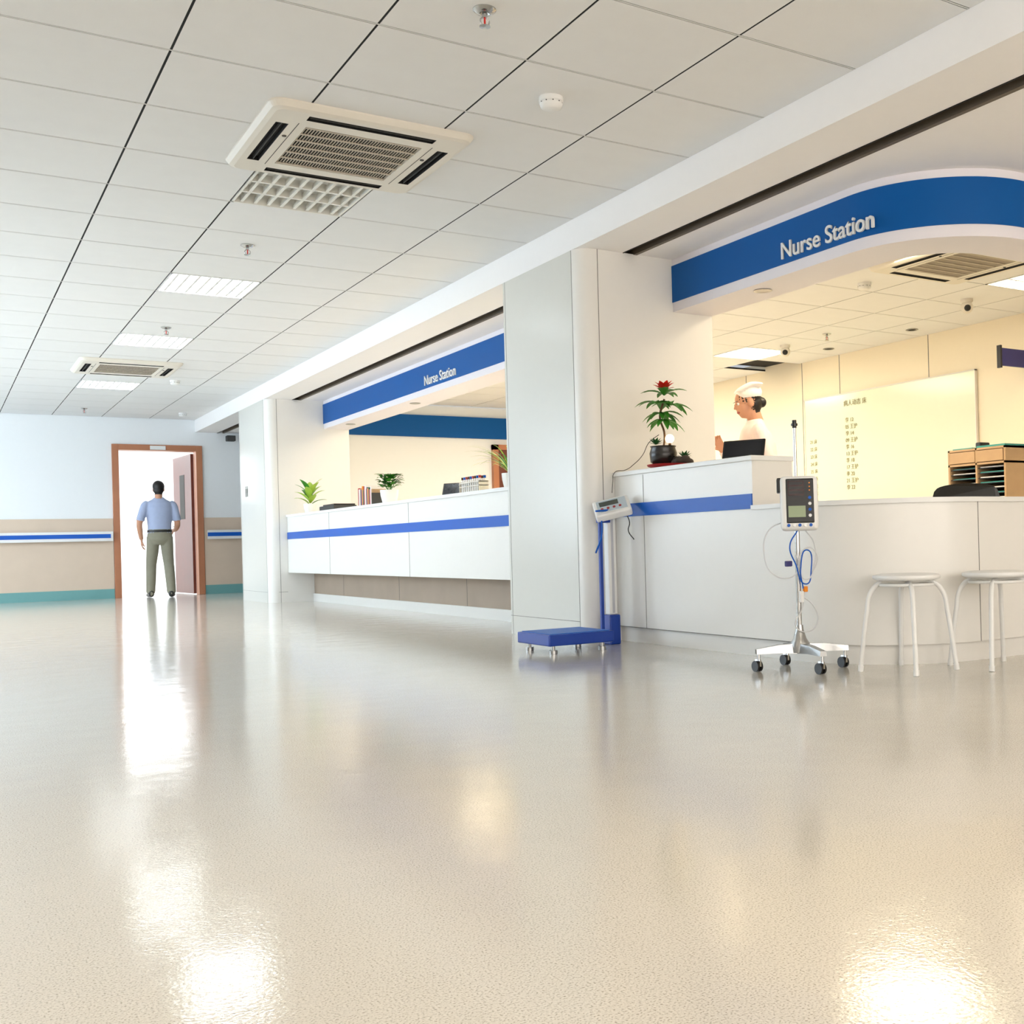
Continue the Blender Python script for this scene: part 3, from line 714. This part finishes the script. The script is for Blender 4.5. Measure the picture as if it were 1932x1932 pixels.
hd=bpy.data.objects.new('display_head',None); S.collection.objects.link(hd); hd.parent=g; hd.location=(3.262,5.48,.785); hd.rotation_euler=(math.radians(38),math.radians(-12),math.radians(-28))
box('housing',-.105,.105,-.075,.075,-.03,.02,M_white,hd,.012,3); box('face',-.085,.085,-.05,.055,.02,.023,mat('panel_pale',(190,205,215),.4),hd); box('lcd_strip',-.07,.04,.0,.04,.023,.025,mat('lcd_dark',(60,70,66),.2),hd)
bm=bmesh.new()
for k in range(4): addcyl(bm,(-.06+.035*k,-.025,.022),(-.06+.035*k,-.025,.027),.008)
frombm('keys',bm,M_redtray,hd)
wire('cable',[(3.33,5.45,.76),(3.345,5.43,.70),(3.33,5.42,.65),(3.36,5.41,.60)],.003,M_black,g)
# ================= man
def man():
    g=grp('man',(2.63,16.55,0),math.radians(-4)); s=.915; g.scale=(s,s,s)
    fl=(-.13,.17); fr=(.13,-.13)
    def b(bm,src):
        sweep(bm,src,[(0,0,.97),(0,0,1.06),(0,.0,1.2),(0,0,1.34),(0,-.005,1.42),(0,-.01,1.47),(0,-.01,1.50)],[(.168,.118),(.162,.115),(.174,.12),(.188,.12),(.172,.10),(.09,.07),(.058,.058)],0,sub=6,seg=24)
        sweep(bm,src,[(0,0,.80),(0,-.01,.87),(0,-.01,.93),(0,0,1.0)],[(.12,.09),(.165,.125),(.172,.125),(.16,.113)],1,sub=6,seg=24)
        for x,(fx,fy),kx,ky in((-.09,fl,-.115,.13),(.09,fr,.115,.0)):
            sweep(bm,src,[(x,0,.90),(x*1.1,ky*.5,.70),(kx,ky,.49),((kx+fx)/2,(ky+fy)/2-.02,.28),(fx,fy,.07)],[(.092,.108),(.085,.092),(.072,.077),(.068,.07),(.062,.07)],1,sub=6)
        sweep(bm,src,[(-.15,0,1.405),(-.195,-.01,1.37),(-.245,-.03,1.22),(-.262,-.035,1.15)],[.05,.058,.057,.06],0,sub=5)
        sweep(bm,src,[(-.255,-.033,1.19),(-.275,-.03,1.10),(-.262,.02,.97),(-.245,.06,.87)],[.042,.042,.036,.027],2,sub=5)
        sweep(bm,src,[(.15,0,1.405),(.195,0,1.37),(.23,-.01,1.22),(.24,-.01,1.15)],[.05,.058,.057,.06],0,sub=5)
        sweep(bm,src,[(.235,-.01,1.19),(.245,.0,1.10),(.24,.11,1.03),(.21,.22,1.0)],[.042,.043,.037,.027],2,sub=5)
        for fx,fy,yaw in((*fl,.1),(*fr,-.15)):
            d=Vector((-math.sin(yaw),math.cos(yaw),0))
            p=Vector((fx,fy,0)); sweep(bm,src,[p-d*.075+Vector((0,0,.045)),p+Vector((0,0,.048)),p+d*.1+Vector((0,0,.035)),p+d*.19+Vector((0,0,.026))],[(.036,.042),(.043,.046),(.048,.034),(.03,.024)],3,sub=5)
    organic('clothed_body',b,[M_shirt,M_pants,M_skin,M_shoe],.011,g,2)
    bm=bmesh.new(); n=36; R0=[bm.verts.new((.173*math.cos(k*2*math.pi/n),.126*math.sin(k*2*math.pi/n),.975)) for k in range(n)]; R1=[bm.verts.new((.170*math.cos(k*2*math.pi/n),.123*math.sin(k*2*math.pi/n),1.008)) for k in range(n)]
    for k in range(n): bm.faces.new((R0[k],R0[(k+1)%n],R1[(k+1)%n],R1[k]))
    frombm('belt',bm,M_shoe,g,True)
    hand('hand_left',(-.243,.065,.86),(.05,.15,-1),(1,0,0),g,.5,1)
    hand('hand_right',(.205,.23,1.0),(-.2,1,-.1),(-1,0,0),g,.8,-1)
    head('head',(.0,.01,1.625),math.radians(-8),math.radians(-6),g,'man')
man()
def nurse():
    g=grp('nurse',(4.75,5.98,0),math.radians(62)); s=.96; g.scale=(s,s,s)
    def b(bm,src):
        sweep(bm,src,[(0,0,.42),(0,0,.70),(0,-.02,.92),(0,-.01,1.08),(0,.02,1.25),(0,.035,1.35),(0,.035,1.42),(0,.04,1.46)],[(.20,.17),(.19,.155),(.175,.135),(.15,.12),(.17,.135),(.168,.11),(.10,.075),(.056,.054)],0,sub=6,seg=24)
        for x in(-.085,.085):
            sweep(bm,src,[(x,0,.55),(x,0,.45),(x,0,.28),(x,0,.07)],[.07,.062,.052,.038],1,sub=4)
            sweep(bm,src,[(x,-.07,.045),(x,.02,.045),(x,.15,.025)],[(.033,.04),(.038,.038),(.032,.022)],2,sub=4)
        sweep(bm,src,[(-.13,.03,1.38),(-.18,.03,1.34),(-.215,0,1.2),(-.215,0,1.1),(-.19,.10,1.02),(-.15,.20,1.03)],[.05,.057,.052,.048,.042,.034],0,sub=5)
        sweep(bm,src,[(.13,.03,1.38),(.18,.03,1.34),(.215,.05,1.2),(.21,.07,1.12),(.16,.18,1.17),(.12,.25,1.25)],[.05,.057,.052,.048,.042,.034],0,sub=5)
    organic('clothed_body',b,[M_coat,M_white,M_white],.011,g,2)
    hand('hand_left',(-.145,.21,1.03),(.3,1,.1),(1,0,-.3),g,.6,1,.9)
    hand('hand_right',(.118,.255,1.26),(-.3,.5,.9),(-1,.1,.2),g,.6,-1,.9)
    h=head('head',(0,.09,1.585),math.radians(8),math.radians(-16),g,'nurse')
    def c(bm,src):
        # low folded nurse cap set over the crown, band wider than the fold
        ell(bm,src,(0,-.034,.052),(.0895,.098,.074))
        sweep(bm,src,[(-.0,.048,.082),(0,.01,.098),(0,-.06,.108),(0,-.125,.09)],[(.07,.016),(.09,.02),(.104,.024),(.098,.018)],0,sub=6,seg=24)
    organic('nurse_cap',c,[M_cap],.005,h,4)
nurse()
g=grp('ceiling_speaker',(3.66,16.88,2.2)); box('case',-.06,.06,-.05,.06,0,.08,M_dgrey,g,.008); box('bracket',-.02,.02,.06,.12,.02,.06,M_dgrey,g)
# ================= lights
def area(name,loc,rot,sx,sy,e,col):
    l=bpy.data.lights.new(name,'AREA'); l.shape='RECTANGLE'; l.size=sx; l.size_y=sy; l.energy=e; l.color=col
    o=bpy.data.objects.new(name,l); S.collection.objects.link(o); o.location=loc; o.rotation_euler=rot; return o
area('station_lamp',(5.2,5.2,2.48),(0,0,0),.8,.6,34,(1,.82,.56))
area('station_lamp',(4.9,7.6,2.48),(0,0,0),1.1,.6,40,(1,.82,.56))
area('station_lamp',(5.3,9.6,2.48),(0,0,0),1.15,1.2,66,(1,.86,.66))
area('station_lamp',(6.2,11.2,2.48),(0,0,0),1.15,.6,64,(1,.93,.82))
area('corridor_lamp',(2.8,20.5,2.58),(0,0,0),2.0,3.5,230,(.95,.98,1))
w=bpy.data.worlds.new('world'); S.world=w; w.use_nodes=True; w.node_tree.nodes['Background'].inputs[0].default_value=(.9,.95,1,1); w.node_tree.nodes['Background'].inputs[1].default_value=.6
# camera
cd=bpy.data.cameras.new('camera'); cam=bpy.data.objects.new('camera',cd); S.collection.objects.link(cam)
th=math.atan(1399/2094)
cam.matrix_world=Matrix.Translation((0,0,.583))@Matrix.Rotation(-th,4,'Z')@Matrix.Rotation(math.pi/2,4,'X')@Matrix.Rotation(-.02603,4,'Z')
cd.sensor_width=36; cd.lens=36*2094/1932; cd.shift_x=-(1266-966)/1932; cd.shift_y=(1021.6-966)/1932; cd.clip_start=.02
S.camera=cam
